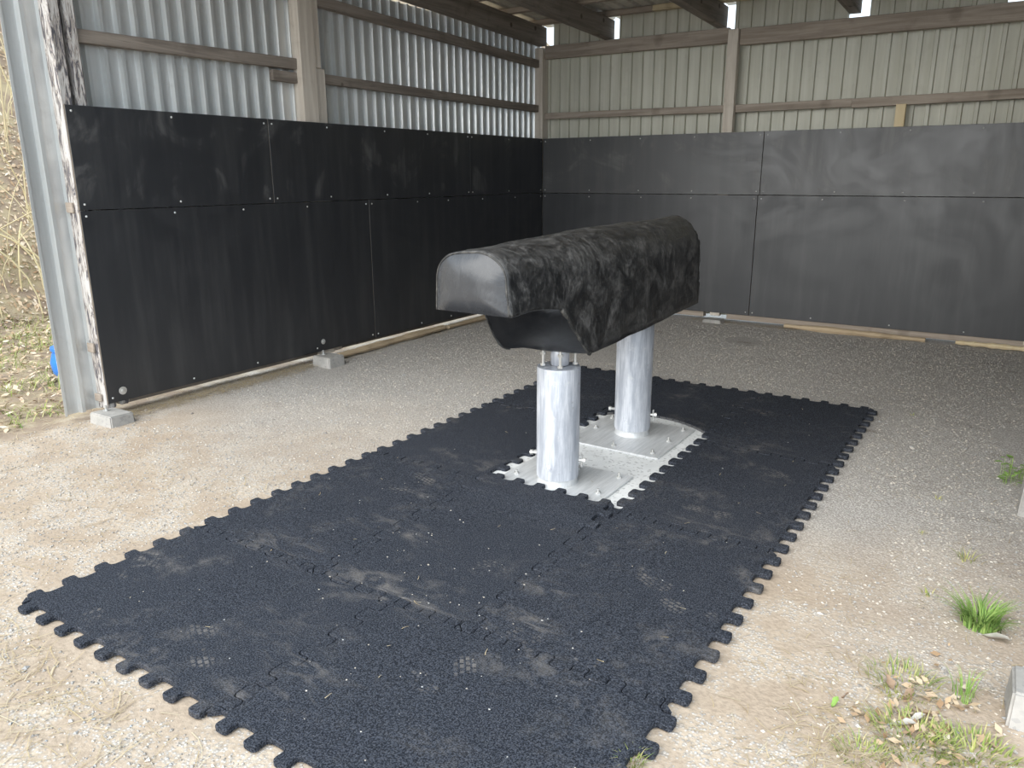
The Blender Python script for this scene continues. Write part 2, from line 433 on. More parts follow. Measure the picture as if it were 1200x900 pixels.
ZB, ZS, ZT = .085, 1.2933, 1.8956
L_ = 5.349; U1, U2, L1 = 3.895, 1.404, 2.882
# ---- left wall
wl = struct('wall_left', 'left shed wall of bare metal sheet with black boards below')
for a0, a1 in ((-5.563, -4.56), (-4.56, -3.42), (-3.42, -2.28), (-2.28, -1.14), (-1.14, .20)):
    sheet('metal_sheet', M['sheetL'], wl, a0, a1+.004, .04, 2.96, 'x', -.150, 1, .030, ph=-.064)
for a0, a1, z0, z1 in ((-L_, -U1, ZS, ZT), (-U1, -U2, ZS, ZT), (-U2, -.001, ZS, ZT), (-L_, -L1, ZB, ZS), (-L1, -.001, ZB, ZS)):
    panel(wl, 'L', a0, a1, z0, z1, 1)
def washer(parent_panel, x, y, z, r=.026):
    bm = bmesh.new(); cyl(bm, (0, 0, 0), (.004, 0, 0), r, n=20); cyl(bm, (.004, 0, 0), (.010, 0, 0), r*.42, n=6)
    o = from_bm('washer', bm, M['steel'], parent_panel, Vector((x, y, z))-Vector(parent_panel.location))
pl = [o for o in wl.children if o.name.startswith('panel')]
washer(pl[3], .002, -5.245, .155); washer(pl[3], .002, -3.51, .165, .022)
# posts
box('post', -.118, -.02, -5.352, -5.285, .05, 3.06, M['bark'], wl, .006, .003)
box('post', -.118, -.035, -5.250, -5.185, .05, 3.06, M['bark'], wl, .012, .003)
box('post', -.118, -.02, -3.515, -3.365, .05, 2.95, M['woodZ'], wl, .005, .002)
box('post', -.118, -.045, -3.363, -3.255, .05, 2.30, M['woodZ'], wl, .004, .002)
box('post', -.118, -.030, -3.363, -3.300, 2.302, 2.95, M['woodZ'], wl, .004, .002)
box('post', -.135, -.02, .020, .145, .05, 2.86, M['woodZ'], wl, .005, .002)
# rails
box('rail', -.116, -.062, -5.18, -3.517, 2.262, 2.338, M['woodY'], wl, .003, .002, (1, .022))
box('rail', -.116, -.070, -3.75, -3.517, 2.175, 2.250, M['woodY'], wl, .003, .002)
box('rail', -.116, -.065, -3.253, .018, 2.190, 2.263, M['woodY'], wl, .003, .002, (1, -.012))
box('rail', -.116, -.062, -3.29, .018, 2.705, 2.785, M['woodY'], wl, .003, .002, (1, -.10))
box('rail', -.116, -.062, -5.18, -3.517, 2.79, 2.87, M['woodY'], wl, .003, .002, (1, -.03))
for z in (.42, 1.28):     # nailing blocks peeping out beside the end post
    box('nailing_block', -.116, -.045, -5.370, -5.354, z, z+.06, M['woodX'], wl, .004, .002)
box('nailing_block', -.116, -.045, -5.370, -5.354, .10, .15, M['woodX'], wl, .004, .002)
box('sill', -.11, -.060, -5.18, -3.52, .05, .10, M['woodY'], wl, .003, .003)
box('sill', -.11, -.060, -3.25, .01, .05, .105, M['woodY'], wl, .003, .003)

# ---- back wall
wb = struct('wall_back', 'rear shed wall of beige metal sheet with black boards below')
RX = [(-.115, -.012), (.70, .80), (1.92, 2.02), (3.14, 3.24), (4.36, 4.46)]     # rafters in x
for a0, a1 in ((-.14, 1.14), (1.14, 2.28), (2.28, 3.42), (3.42, 4.56), (4.56, 5.24)):
    sheet('metal_sheet', M['sheetB'], wb, a0, a1+.004, .04, 2.80, 'y', .185, -1, .030, .1254, 0, True)
gaps = [(.045, .70), (.86, 1.92), (2.09, 3.14), (3.31, 4.36), (4.53, 5.2)]
for a0, a1 in gaps:
    sheet('metal_sheet', M['sheetB'], wb, a0, a1, 2.78, 3.128, 'y', .150, -1, .020, .1254, 0, True)
for a0, a1, z0, z1 in ((.001, 2.5, ZS, ZT), (2.5, 5.0, ZS, ZT), (.001, 2.485, ZB, ZS), (2.485, 4.985, ZB, ZS)):
    panel(wb, 'B', a0, a1, z0, z1, 1)
box('panel', 5.0, 5.098, 0, .018, ZB, ZT, M['panel'], wb, .0015)
box('post', 2.072, 2.175, .020, .085, .05, 2.845, M['woodZ'], wb, .004, .002)
box('post', 4.86, 4.96, .020, .085, .05, 2.845, M['woodZ'], wb, .004, .002)
box('beam', -.012, 2.068, .055, .118, 2.735, 2.872, M['woodX'], wb, .004, .002, (0, -.012))
box('beam', 2.179, 5.2, .055, .118, 2.690, 2.835, M['woodX'], wb, .004, .002, (0, -.02))
box('rail', -.012, 2.068, .060, .118, 2.098, 2.165, M['woodX'], wb, .003, .002, (0, -.02))
box('rail', 2.179, 3.25, .060, .118, 2.085, 2.155, M['woodX'], wb, .003, .002)
box('rail', 3.253, 4.855, .060, .112, 2.082, 2.160, M['woodX'], wb, .003, .002, (0, .01))
box('stub_post', 3.630, 3.712, .020, .058, 1.55, 2.085, M['fresh'], wb, .003)
box('sill', .05, 2.0, .022, .10, .03, .085, M['woodX'], wb, .003, .003)
box('sill', 2.25, 5.0, .022, .10, .03, .085, M['woodX'], wb, .003, .003)

# ---- right wall (beside the camera, beyond the frame; it shades the right of the floor)
wr = struct('wall_right', 'right shed wall beyond the edge of the view')
for a0, a1 in ((-5.5, -4.56), (-4.56, -3.42), (-3.42, -2.28), (-2.28, -1.14), (-1.14, .15)):
    sheet('metal_sheet', M['sheetL'], wr, a0, a1+.001, .04, 2.96, 'x', 5.26, -1, .028)
for a0, a1, z0, z1 in ((-5.35, -2.85, ZS, ZT), (-2.85, -.001, ZS, ZT), (-5.35, -2.85, ZB, ZS), (-2.85, -.001, ZB, ZS)):
    panel(wr, 'R', a0, a1, z0, z1, -1)
for y in (-5.3, -3.6, -1.8):
    box('post', 5.12, 5.22, y-.06, y+.06, .05, 2.95, M['woodZ'], wr, .004)

# ---- roof
ro = struct('ceiling', 'underside of the shed roof with dark rafters and metal sheets')
def rz(y): return 2.885-.036*y
for i, (x0, x1) in enumerate(RX):
    y0, y1 = -5.9, (.10 if i == 0 else .14)
    o = box('rafter', x0, x1, y0, y1, rz((y0+y1)/2), rz((y0+y1)/2)+.19, M['rafter'], ro, .004, .002, (1, -.036*(y1-y0)))
py_ = [-.02, -.62, -1.22, -1.82, -2.42, -3.02, -3.62, -4.22, -4.82, -5.42]
for k, y in enumerate(py_):
    zz = rz(y)+.195
    box('purlin', -.30, 1.30, y-.04, y+.04, zz, zz+.05, M['woodX'], ro, .003, .002)
    box('purlin', 1.305, 5.45, y-.04, y+.04, zz, zz+.05, M['purlin'], ro, .003, .002)
for a0, a1 in ((-.40, .74), (.74, 1.88), (1.88, 3.02), (3.02, 4.16), (4.16, 5.5)):
    sheet('roof_sheet', M['roof'], ro, a0, a1, -6.0, .35, 'z', rz(-2.825)+.195+.05+.004, 1, .03, .15, -.036)

# ------------------------------------------------------------------ rubber puzzle mats
AMP = .026
def wave(p0, p1, n, flip):
    """dovetail tongue line from p0 to p1 (2D); n tongues"""
    p0, p1 = Vector(p0), Vector(p1); d = (p1-p0); L = d.length; d.normalize(); nrm = Vector((-d.y, d.x))*(1 if flip else -1)
    raw = []
    for i in range(n):
        for t, o in ((.31, -1), (.27, 1), (.73, 1), (.69, -1)): raw.append(((i+t)/n*L, o*AMP))
    pts = [(0, -AMP)]+raw+[(L, -AMP)]
    for _ in range(2):       # round the corners
        q = [pts[0]]
        for (a, b), (c, e) in zip(pts, pts[1:]):
            q += [(a*.82+c*.18, b*.82+e*.18), (a*.18+c*.82, b*.18+e*.82)]
        pts = q+[pts[-1]]
    return [p0+d*a+nrm*b for a, b in pts]
NL, NS = 9, 6
seams = {}
def edge(p0, p1, flip=False):
    a, b = tuple(round(c, 4) for c in p0), tuple(round(c, 4) for c in p1)
    rev = a > b
    if rev: a, b = b, a
    if (a, b) not in seams:
        n = NL if (Vector(b)-Vector(a)).length > .95 else NS
        if (Vector(b)-Vector(a)).length < .5: n = 3
        if (Vector(b)-Vector(a)).length < .2: n = 0
        seams[(a, b)] = wave(a, b, n, flip)
    w_ = seams[(a, b)]
    return w_[::-1] if rev else w_[:]
TH = .018
def build_mat(corners, flips, label, cut=None, dz=0.0):
    """corners counter-clockwise 2D, one flip per side (True = tongues to the left of the low-to-high direction)"""
    loop = []
    n = len(corners)
    for i in range(n):
        e = edge(corners[i], corners[(i+1) % n], flips[i])
        loop += e[1:-1]
    if cut:
        c, r = Vector(cut[:2]), cut[2]
        ins = [(q-c).length < r for q in loop]
        k0 = next(i for i in range(len(loop)) if ins[i] and not ins[i-1])
        loop = loop[k0:]+loop[:k0]; ins = ins[k0:]+ins[:k0]
        last = max(i for i in range(len(loop)) if ins[i])
        a, b = loop[-1], loop[last+1] if last+1 < len(loop) else loop[0]
        t0 = math.atan2(a.y-c.y, a.x-c.x); t1 = math.atan2(b.y-c.y, b.x-c.x)
        loop = [c+Vector((math.cos(t0+(t1-t0)*i/30), math.sin(t0+(t1-t0)*i/30)))*r for i in range(1, 30)]+loop[last+1:]
    cen = sum(loop, Vector((0, 0)))/len(loop)
    def off(lp, dist):
        out = []
        for i in range(len(lp)):
            d0 = (lp[i]-lp[i-1]); d1 = (lp[(i+1) % len(lp)]-lp[i])
            d0 = d0.normalized() if d0.length > 1e-7 else d1.normalized(); d1 = d1.normalized() if d1.length > 1e-7 else d0
            t = (d0+d1); t = t.normalized() if t.length > 1e-5 else d0
            out.append(lp[i]+Vector((-t.y, t.x))*dist)
        return out
    loop = off(loop, .0016); inner = off(loop, .0022)
    bm = bmesh.new()
    def zz(q): return .0025*noise.noise(Vector((q.x*2.2, q.y*2.2, dz*900)))
    A = [bm.verts.new((q.x-cen.x, q.y-cen.y, 0)) for q in loop]
    B = [bm.verts.new((q.x-cen.x, q.y-cen.y, TH-.0025+zz(q))) for q in loop]
    D = [bm.verts.new((q.x-cen.x, q.y-cen.y, TH+zz(q))) for q in inner]
    n = len(A)
    for i in range(n):
        j = (i+1) % n
        bm.faces.new((A[i], A[j], B[j], B[i])); bm.faces.new((B[i], B[j], D[j], D[i]))
    x0_, x1_ = min(q.x for q in inner), max(q.x for q in inner); ya_, yb_ = min(q.y for q in inner), max(q.y for q in inner)
    extra = [Vector((x0_+.10+i*.09, ya_+.10+j*.09)) for i in range(int((x1_-x0_-.18)/.09)) for j in range(int((yb_-ya_-.18)/.09))]
    if cut: extra = [q for q in extra if (q-Vector(cut[:2])).length > cut[2]+.04]
    cv_, _, cf_, ov_, _, _ = delaunay_2d_cdt(inner+extra, [(i, (i+1) % n) for i in range(n)], [], 1, 1e-6)
    vm = [D[o_[0]] if (o_ and o_[0] < n) else bm.verts.new((q.x-cen.x, q.y-cen.y, TH+zz(q))) for q, o_ in zip(cv_, ov_)]
    for f in cf_:
        try: bm.faces.new([vm[i] for i in f])
        except ValueError: pass
    bmesh.ops.recalc_face_normals(bm, faces=bm.faces[:])
    o = from_bm('rubber_mat', bm, M['rubber'], None, (cen.x, cen.y, .0015+dz))
    return tag(o, label, 'mat', 'black rubber puzzle mats on the ground')
xa, xb, xc_, xd = 1.895, 2.635, 3.345, 4.085
y0, y1, y2, y3, y4 = -6.775, -6.035, -4.93, -3.80, -2.60
xm = 3.005; y2m = -4.880
# the cross joints between rows are wave lines cut into pieces, so give rows shared polylines per mat by splitting at every corner
def mat_rect(xa_, xb_, ya, yb, bot, top, label, cut=None, dz=0.0):
    """bot / top: x positions where neighbours' corners divide these sides"""
    cs = [(x, ya) for x in [xa_]+bot+[xb_]]+[(x, yb) for x in ([xb_]+top[::-1]+[xa_])]
    if yb == y2m: cs = [(xb_, y2) if False else c for c in cs]; i = cs.index((xb_, yb)); cs = cs[:i]+[(xb_, y2)]+cs[i:]+[(xa_, y2)]
    fl = []
    n = len(cs)
    for i in range(n):
        a, b = cs[i], cs[(i+1) % n]
        if a[1] == b[1]: fl.append({y0: False, y4: True}.get(a[1], True))
        else: fl.append({xa: True, xd: False}.get(a[0], False))
    return build_mat(cs, fl, label, cut, dz)
MT = [
 (xa, xm, y0, y1, [], [xb], 'black rubber mat at the near left corner, two boot prints on it', None),
 (xm, xd, y0, y1, [], [xc_], 'nearest black rubber mat running out of the bottom of the frame', None),
 (xa, xb, y1, y2, [], [], 'left black rubber mat of the second row, dusty along its right joint', None),
 (xb, xc_, y1, y2m, [xm], [], 'middle black rubber mat in front of the nearer steel post', None),
 (xc_, xd, y1, y2, [], [], 'right black rubber mat of the second row with a herringbone boot print', None),
 (xa, xb, y2, y3, [], [], 'black rubber mat to the left of the two steel posts', None),
 (xc_, xd, y2, y3, [], [], 'black rubber mat to the right of the two steel posts', None),
 (xa, xb, y3, y4, [], [], 'back left black rubber mat, mostly hidden behind the nearer post', None),
 (xb, xc_, y3, y4, [], [], 'back middle black rubber mat with a curved cut-out around the rear post', (2.965, -3.985, .50)),
 (xc_, xd, y3, y4, [], [], 'back right black rubber mat at the far right corner', None),
]
# sides split by neighbours' corners need the same split on both mats
fix = {0: ([], [xb]), 1: ([], [xc_]), 2: ([], []), 3: ([xm], []), 4: ([], [])}
mats = []
for i, (a, b, c, d, bo, to, lab, cut) in enumerate(MT):
    mats.append(mat_rect(a, b, c, d, bo, to, lab, cut, .0004*((i*7) % 5)))
for v in mats[3].data.vertices:       # its far edge lies on the steel plate
    k = max(0, min(1, (v.co.y+mats[3].location.y+5.20)/.14)); v.co.z += .0145*k*k*(3-2*k)
# studs of the cut edge
mc = mats[8]
for k in range(17):
    t = math.radians(137-k*5.6)
    q = Vector((2.965, -3.985))+Vector((math.cos(t), math.sin(t)))*.4975
    bm = bmesh.new(); bmesh.ops.create_cube(bm, size=1)
    for v in bm.verts: v.co = Vector((v.co.x*.041, v.co.y*.007, v.co.z*.013))
    bmesh.ops.rotate(bm, verts=bm.verts, matrix=Matrix.Rotation(t-PI/2, 3, 'Z'))
    from_bm('edge_stud', bm, M['stud'], mc, Vector((q.x, q.y, .0115))-Vector(mc.location))
rk = bmesh.new(); 
for k in range(4): cyl(rk, (random.uniform(-.03, .03), random.uniform(-.02, .02), .004), (random.uniform(-.03, .03), random.uniform(-.02, .02), .010), .008, n=6)
q = gp(707, 603, .01); o = from_bm('rust_scrap', rk, M['rust'], None, (q.x, q.y, 0.004)); tag(o, 'small rusty scrap lying in the gap between two mats', 'scrap')

# ------------------------------------------------------------------ padded mount on two posts
PX = 2.955
mt = thing('padded_mount', 'black vinyl padded breeding dummy on two galvanised posts', 'padded dummy', (PX, -4.35, 0))
def lw(v): return Vector(v)-Vector(mt.location)
YF, YR = -5.44, -3.36
def sec(y):
    """half width, top z, bottom z right, bottom z left"""
    t = (y-YF)/(YR-YF)
    hw = .168+.013*math.sin(PI*min(1, t*1.1)) - .002*max(0, (t-.85)/.15)
    zt = 1.200+.030*min(1, t*2.0)+.012*t
    def bot(ys, ye, pw=1.0):
        if y < ys: return .962+.016*math.sin(PI*max(0, min(1, (y-YF)/(ys-YF))))-.024*(y-YF)/(ys-YF)
        if y < ye:
            k = 1-(1-(y-ys)/(ye-ys))**pw; return .938+(.695-.938)*k
        return .695+(.735-.695)*(y-ye)/(YR-ye)
    return hw, zt, bot(-5.05, -4.80), bot(-5.12, -4.90, 1.7)
NA, NSD, NB = 22, 9, 10
def ring(y):
    hw, zt, zr, zl = sec(y); ah = .125+.105*min(1, (y-YF)/1.5); spr = zt-ah
    pts = []
    for i in range(NSD): pts.append(Vector((PX+hw*(1.045-.045*i/NSD), y, zr+(spr-zr)*i/NSD)))
    for i in range(NA+1):
        a = PI*i/NA; cx, sx = math.cos(a), math.sin(a)
        ex = .84+.14*min(1, (y-YF)/1.5)
        pts.append(Vector((PX+hw*(abs(cx)**ex)*(1 if cx >= 0 else -1), y, spr+ah*abs(sx)**ex)))
    for i in range(1, NSD+1): pts.append(Vector((PX-hw*(1+.045*i/NSD), y, spr+(zl-spr)*i/NSD)))
    return pts
Y = [YF+i*.026 for i in range(81)]; Y = [y for y in Y if y < YR-.01]+[YR]
Y = sorted(set([round(y, 4) for y in Y]+[-5.05, -4.80, -4.90, -5.12]))
def crumple(p, k=1.0):
    n_ = noise.noise(Vector((p.x*7, p.y*4, p.z*7)))*.006+noise.noise(Vector((p.x*18, p.y*11, p.z*18)))*.003
    c = Vector((PX, p.y, 1.02)); d = (p-c); d.y = 0; d.normalize()
    return p+d*n_*k
rings = [[crumple(p) for p in ring(y)] for y in Y]
bm = bmesh.new(); RV = [[bm.verts.new(lw(p)) for p in r] for r in rings]
for A, B in zip(RV, RV[1:]):
    for i in range(len(A)-1): bm.faces.new((A[i], A[i+1], B[i+1], B[i]))
bmesh.ops.recalc_face_normals(bm, faces=bm.faces[:])
cov = from_bm('padded_cover', bm, M['leather'], mt, None, True); cov['label'] = 'dusty black vinyl cover'
cov.modifiers.new('thickness', 'SOLIDIFY').thickness = -.006
# underside: smooth vinyl stretched between the two lower hems
bm = bmesh.new(); RB = []
for y, r in zip(Y, rings):
    a, b = r[0], r[-1]; row = []
    for i in range(NB+1):
        t = i/NB; p = a.lerp(b, t); sag = math.sin(PI*t)
        k = 1 if -5.06 < y < -4.80 else 0
        p.z += -.010*sag if y > -4.85 else (-.012*sag*k + .004*sag)
        p.y += -.02*sag*k
        row.append(bm.verts.new(lw(p)))
    RB.append(row)
for A, B in zip(RB, RB[1:]):
    for i in range(NB): bm.faces.new((A[i], A[i+1], B[i+1], B[i]))
bmesh.ops.recalc_face_normals(bm, faces=bm.faces[:])
und = from_bm('belly_panel', bm, M['belly'], mt, None, True); und['label'] = 'smooth black vinyl under the nose and belly'
# end caps
def cap(name, r, sgn, mat, bulge):
    bm = bmesh.new(); pts = r; c = sum(pts, Vector())/len(pts); K = 7; prev = None
    for k in range(K+1):
        s_ = 1-k/K
        row = []
        for p in pts:
            q = c+(p-c)*s_; q.y += sgn*bulge*(1-s_**3.2)
            row.append(bm.verts.new(lw(q))) if k < K else None
        if k == K:
            cv_ = bm.verts.new(lw(c+Vector((0, sgn*bulge, 0))))
            for i in range(len(prev)): bm.faces.new((prev[i], prev[(i+1) % len(prev)], cv_))
        else:
            if prev:
                for i in range(len(row)): bm.faces.new((prev[i], prev[(i+1) % len(row)], row[(i+1) % len(row)], row[i]))
            prev = row
    bmesh.ops.recalc_face_normals(bm, faces=bm.faces[:])
    return from_bm(name, bm, mat, mt, None, True)
def closed(r):
    a, b = r[-1], r[0]
    return r+[a.lerp(b, i/8) for i in range(1, 8)]
fc = cap('front_cap', closed(rings[0]), -1, M['vinyl'], .040); fc['label'] = 'shiny rounded front end'
cap('rear_cap', closed(rings[-1]), 1, M['vinyl'], .015)
def piping(name, pts, r, jag, mat=M['seam']):
    bm = bmesh.new(); tube(bm, [lw(p) for p in pts], r, 6, jag); return from_bm(name, bm, mat, mt, None, True)
piping('front_piping', [p+Vector((0, -.002, 0)) for p in rings[0]], .0032, .35)
piping('rear_piping', rings[-1], .007, .6, M['leather'])
ic = [i for i, y in enumerate(Y) if -5.05 <= y <= -4.79]
piping('belly_hem', [rings[i][0]+Vector((.002, random.uniform(-.004, .004), 0)) for i in ic], .007, .55)
piping('nose_hem', [rings[i][0] for i, y in enumerate(Y) if y <= -5.04], .004, .2, M['leather'])
piping('belly_hem', [rings[i][-1] for i, y in enumerate(Y) if -5.13 <= y <= -4.89], .006, .3, M['leather'])
# rear flaps of the cover, tacked on
for k in range(11):
    i = 3+k*2; p = rings[-1][i]; q = rings[-1][i+1]
    bm = bmesh.new(); e = Vector((0, random.uniform(.010, .022), 0))
    vs_ = [bm.verts.new(lw(x)) for x in (p, q, q+e+Vector((random.uniform(0, .004), 0, 0)), p+e)]
    f = bm.faces.new(vs_); ex = bmesh.ops.extrude_face_region(bm, geom=[f]); bmesh.ops.translate(bm, verts=[v for v in ex['geom'] if isinstance(v, bmesh.types.BMVert)], vec=(.003, 0, .002))
    from_bm('rear_flap', bm, M['leather'], mt)
# posts
def post(y, top, first):
    pr = bpy.data.objects.new('post', None)
    bm = bmesh.new(); lathe(bm, ((.1035, .05), (.1050, .056), (.1050, top-.008), (.1030, top), (.060, top+.001), (.001, top+.001)), 48)
    po = from_bm('post', bm, M['post'], mt, lw((PX, y, 0))); shade_auto(po)
    bm = bmesh.new(); lathe(bm, ((.104, .014), (.0985, .022), (.0985, .0495)), 48)
    c_ = from_bm('collar', bm, M['plate'], po, (0, 0, 0)); shade_auto(c_)
    for sgn, z in ((1, .135), (-1, .155)):
        d = Vector((.90*sgn, .30*sgn, 0)).normalized(); bm = bmesh.new(); b0 = d*.104
        cyl(bm, b0, b0+d*.030, .008, n=10); cyl(bm, b0+d*.022, b0+d*.036, .013, n=8)
        o = from_bm('clamp_bolt', bm, M['steel'], po, (0, 0, z))
    bm = bmesh.new(); d = Vector((.90, .30, 0)).normalized(); cyl(bm, d*.120+Vector((0, 0, -.035)), d*.120+Vector((0, 0, .03)), .005, n=8)
    from_bm('clamp_handle', bm, M['steel'], po, (0, 0, .135))
    d = Vector((-.05, -1, 0)).rotated_by if False else Vector((.10, -.995, 0)); bm = bmesh.new(); cyl(bm, d*.1045, d*.108, .012, n=12); cyl(bm, d*.108, d*.112, .006, n=6)
    from_bm('weld_plug', bm, M['post'], po, (0, 0, .115))
    return po
p1 = post(-4.745, .605, True); p2 = post(-3.865, .735, False)
# rods and stub between the front post and the body
for dx, dy in ((-.055, -.055), (.045, -.065), (.065, .045), (-.04, .06)):
    bm = bmesh.new(); cyl(bm, (0, 0, 0), (0, 0, .125), .007, n=10); cyl(bm, (0, 0, .0), (0, 0, .012), .013, n=6); cyl(bm, (0, 0, .055), (0, 0, .066), .013, n=6)
    from_bm('threaded_rod', bm, M['steel'], p1, (dx, dy, .612))
bm = bmesh.new(); cyl(bm, (0, 0, 0), (0, 0, .11), .045, n=24); from_bm('inner_tube', bm, M['post'], p1, (0, .01, .612), True)
# base plates
def plate(x0, x1, ya, yb, bolts):
    o = box('base_plate', x0, x1, ya, yb, .0045, .0155, M['plate'], mt, .0025)
    for bx, by in bolts:
        bm = bmesh.new(); cyl(bm, (0, 0, 0), (0, 0, .010), .0125, n=6); cyl(bm, (0, 0, .010), (0, 0, random.uniform(.020, .032)), .0055, n=10)
        from_bm('anchor_bolt', bm, M['steel'], o, Vector((bx, by, .0155))-Vector(o.location)-Vector(mt.location))
plate(2.682, 3.252, -5.065, -4.492, ((2.735, -4.55), (2.965, -4.55), (3.20, -4.55), (2.735, -4.78), (3.20, -4.78)))
plate(2.682, 3.254, -4.188, -3.615, ((2.735, -4.13), (2.965, -4.13), (3.20, -4.13), (2.735, -3.90), (3.20, -3.90), (2.735, -3.675), (2.965, -3.675), (3.20, -3.675)))

# ------------------------------------------------------------------ concrete pier blocks
def pier(loc, sx, sy, h, rz_, label, rod=True):
    t = thing('pier_block', label, 'concrete block', loc, 'concrete pier blocks along the walls'); t.rotation_euler.z = rz_
    bm = bmesh.new(); bmesh.ops.create_cube(bm, size=1)
    for v in bm.verts:
        k = .93 if v.co.z > 0 else 1; v.co = Vector((v.co.x*sx*k, v.co.y*sy*k, (v.co.z+.5)*(h+.05)-.05))+Vector((random.uniform(-.004, .004), random.uniform(-.004, .004), random.uniform(-.004, .004)))
    bmesh.ops.bevel(bm, geom=bm.edges[:], offset=.007, segments=2, affect='EDGES')
    from_bm('concrete', bm, M['block'], t)
    if rod:
        bm = bmesh.new(); cyl(bm, (0, 0, h-.004), (0, 0, h+.035), .008, n=10); cyl(bm, (0, 0, h), (0, 0, h+.009), .020, n=6); from_bm('anchor_rod', bm, M['steel'], t, (-.055, 0, 0))
    return t
pier((.118, -5.40, 0), .235, .165, .068, .03, 'concrete pier block at the end post of the left wall')
pier((.150, -3.60, 0), .20, .185, .085, .02, 'concrete pier block midway along the foot of the left wall')
pier((2.155, -.10, 0), .20, .15, .040, 0, 'low concrete block at the foot of the rear wall', False)
pier((4.985, -3.885, 0), .21, .17, .15, 0, 'pale concrete block cut by the right edge of the photo', False)
pier((4.985, -5.50, 0), .23, .17, .11, .05, 'grey concrete block in the lower right corner', False)

# ------------------------------------------------------------------ split logs and boards at the wall feet
def log(name, p0, p1, r, mat, label, cat):
    p0, p1 = Vector(p0), Vector(p1); c = (p0+p1)/2; bm = bmesh.new(); n = 14; rings_ = []
    d = (p1-p0); a = Vector((0, 0, 1)); b = d.normalized().cross(a)
    for i in range(n+1):
        p = p0+d*(i/n); rr = r*(.75+.35*math.sin(PI*i/n))*(1+.2*random.uniform(-1, 1))
        rings_.append([bm.verts.new(p-c+(b*math.cos(2*PI*k/8)*1.35+a*math.sin(2*PI*k/8))*rr) for k in range(8)])
    for A, B in zip(rings_, rings_[1:]):
        for k in range(8): bm.faces.new((A[k], A[(k+1) % 8], B[(k+1) % 8], B[k]))
    bm.faces.new(rings_[0][::-1]); bm.faces.new(rings_[-1])
    bmesh.ops.recalc_face_normals(bm, faces=bm.faces[:])
    return tag(from_bm(name, bm, mat, None, c), label, cat)
log('split_log', (.06, -3.40, .030), (.035, -1.95, .034), .030, M['logY'], 'long split log lying along the foot of the left wall', 'log')
log('split_log', (.045, -1.90, .026), (.03, -.35, .026), .026, M['logY'], 'thin split log under the boards near the rear corner', 'log')
log('split_log', (2.86, -.035, .026), (4.12, -.045, .022), .028, M['logX'], 'split log lying along the foot of the rear wall', 'log')
log('split_log', (4.36, -.045, .030), (5.02, -.045, .030), .022, M['fresh'], 'bright wood strip at the rear wall near the right edge', 'wood strip')

# ------------------------------------------------------------------ loose pebbles, straw, grass, leaves
def outside_mats(x, y): return not (xa-.06 < x < xd+.06 and y0-.06 < y < y4+.06)
V, F = [], []
def pebble(x, y, r):
    b = len(V); z = gh(x, y)+r*.25; sq = random.uniform(.5, .8)
    for dx, dy, dz in ((1, 0, 0), (0, 1, 0), (-1, 0, 0), (0, -1, 0), (0, 0, 1), (0, 0, -1)):
        k = random.uniform(.75, 1.25); a = random.random()
        V.append((x+(dx*k+random.uniform(-.3, .3))*r, y+(dy*k+random.uniform(-.3, .3))*r, z+dz*k*r*sq))
    for i in range(4): F.append((b+i, b+(i+1) % 4, b+4)); F.append((b+(i+1) % 4, b+i, b+5))
cnt = 0
while cnt < 62000:
    x, y = random.uniform(-.1, 5.0), random.uniform(-7.1, -.05)
    if not outside_mats(x, y): continue
    dens = .7+.3*max(0, min(1, (y+6.2)/1.8))
    if noise.noise(Vector((x*1.3, y*1.3, 9))) < -.42 or random.random() > dens: continue
    pebble(x, y, random.choice((.0025, .003, .003, .0035, .004, .0045, .006))*random.uniform(.8, 1.2)); cnt += 1
for _ in range(60):
    x, y = random.uniform(.1, 5.0), random.uniform(-7.0, -3)
    if outside_mats(x, y): pebble(x, y, random.uniform(.008, .013))
o = from_py('loose_pebbles', V, F, M['pebble']); tag(o, 'fine loose pebbles scattered over the ground', 'pebbles', kind='stuff')
def strand(V, F, x, y, z, ang, L, w_, lift, curve=0.0, seg=3):
    b = len(V); d = Vector((math.cos(ang), math.sin(ang), 0)); n_ = Vector((-d.y, d.x, 0))
    for i in range(seg+1):
        t = i/seg; p = Vector((x, y, z))+d*(L*t)+n_*(curve*L*t*t)+Vector((0, 0, lift*L*(t-.5*t*t*1.0)))
        ww = w_*(1-.6*t)
        V.append(tuple(p-n_*ww)); V.append(tuple(p+n_*ww))
    for i in range(seg): F.append((b+2*i, b+2*i+1, b+2*i+3, b+2*i+2))
V, F = [], []
def straw(n, fx, fy, cond=outside_mats, z=.004, lmin=.04, lmax=.14, base=gh):
    k = 0
    while k < n:
        x, y = fx(), fy()
        if not cond(x, y): continue
        strand(V, F, x, y, base(x, y)+z, random.uniform(0, 2*PI), random.uniform(lmin, lmax), random.uniform(.0008, .0018), random.uniform(0, .12), random.uniform(-.5, .5)); k += 1
straw(520, lambda: random.gauss(2.3, .45), lambda: random.uniform(-7.3, -6.75))
straw(260, lambda: random.uniform(.2, 1.9), lambda: random.uniform(-7.2, -5.6))
straw(900, lambda: random.gauss(.03, .06), lambda: random.uniform(-5.3, -.3), lmax=.12)
straw(1100, lambda: random.gauss(.05, .05), lambda: random.uniform(-5.27, -3.7), lmax=.13, z=.012)
straw(420, lambda: random.uniform(1.9, 3.0), lambda: random.gauss(-.04, .035), lmax=.12)
straw(160, lambda: random.uniform(2.8, 5.0), lambda: random.gauss(-.03, .03), lmax=.1)
straw(700, lambda: random.gauss(4.58, .15), lambda: random.gauss(-5.95, .2), lmax=.07)
straw(160, lambda: random.uniform(4.2, 5.0), lambda: random.uniform(-6.4, -3.0), lmax=.07)
straw(700, lambda: random.uniform(-1.6, .1), lambda: random.uniform(-6.3, -4.6))
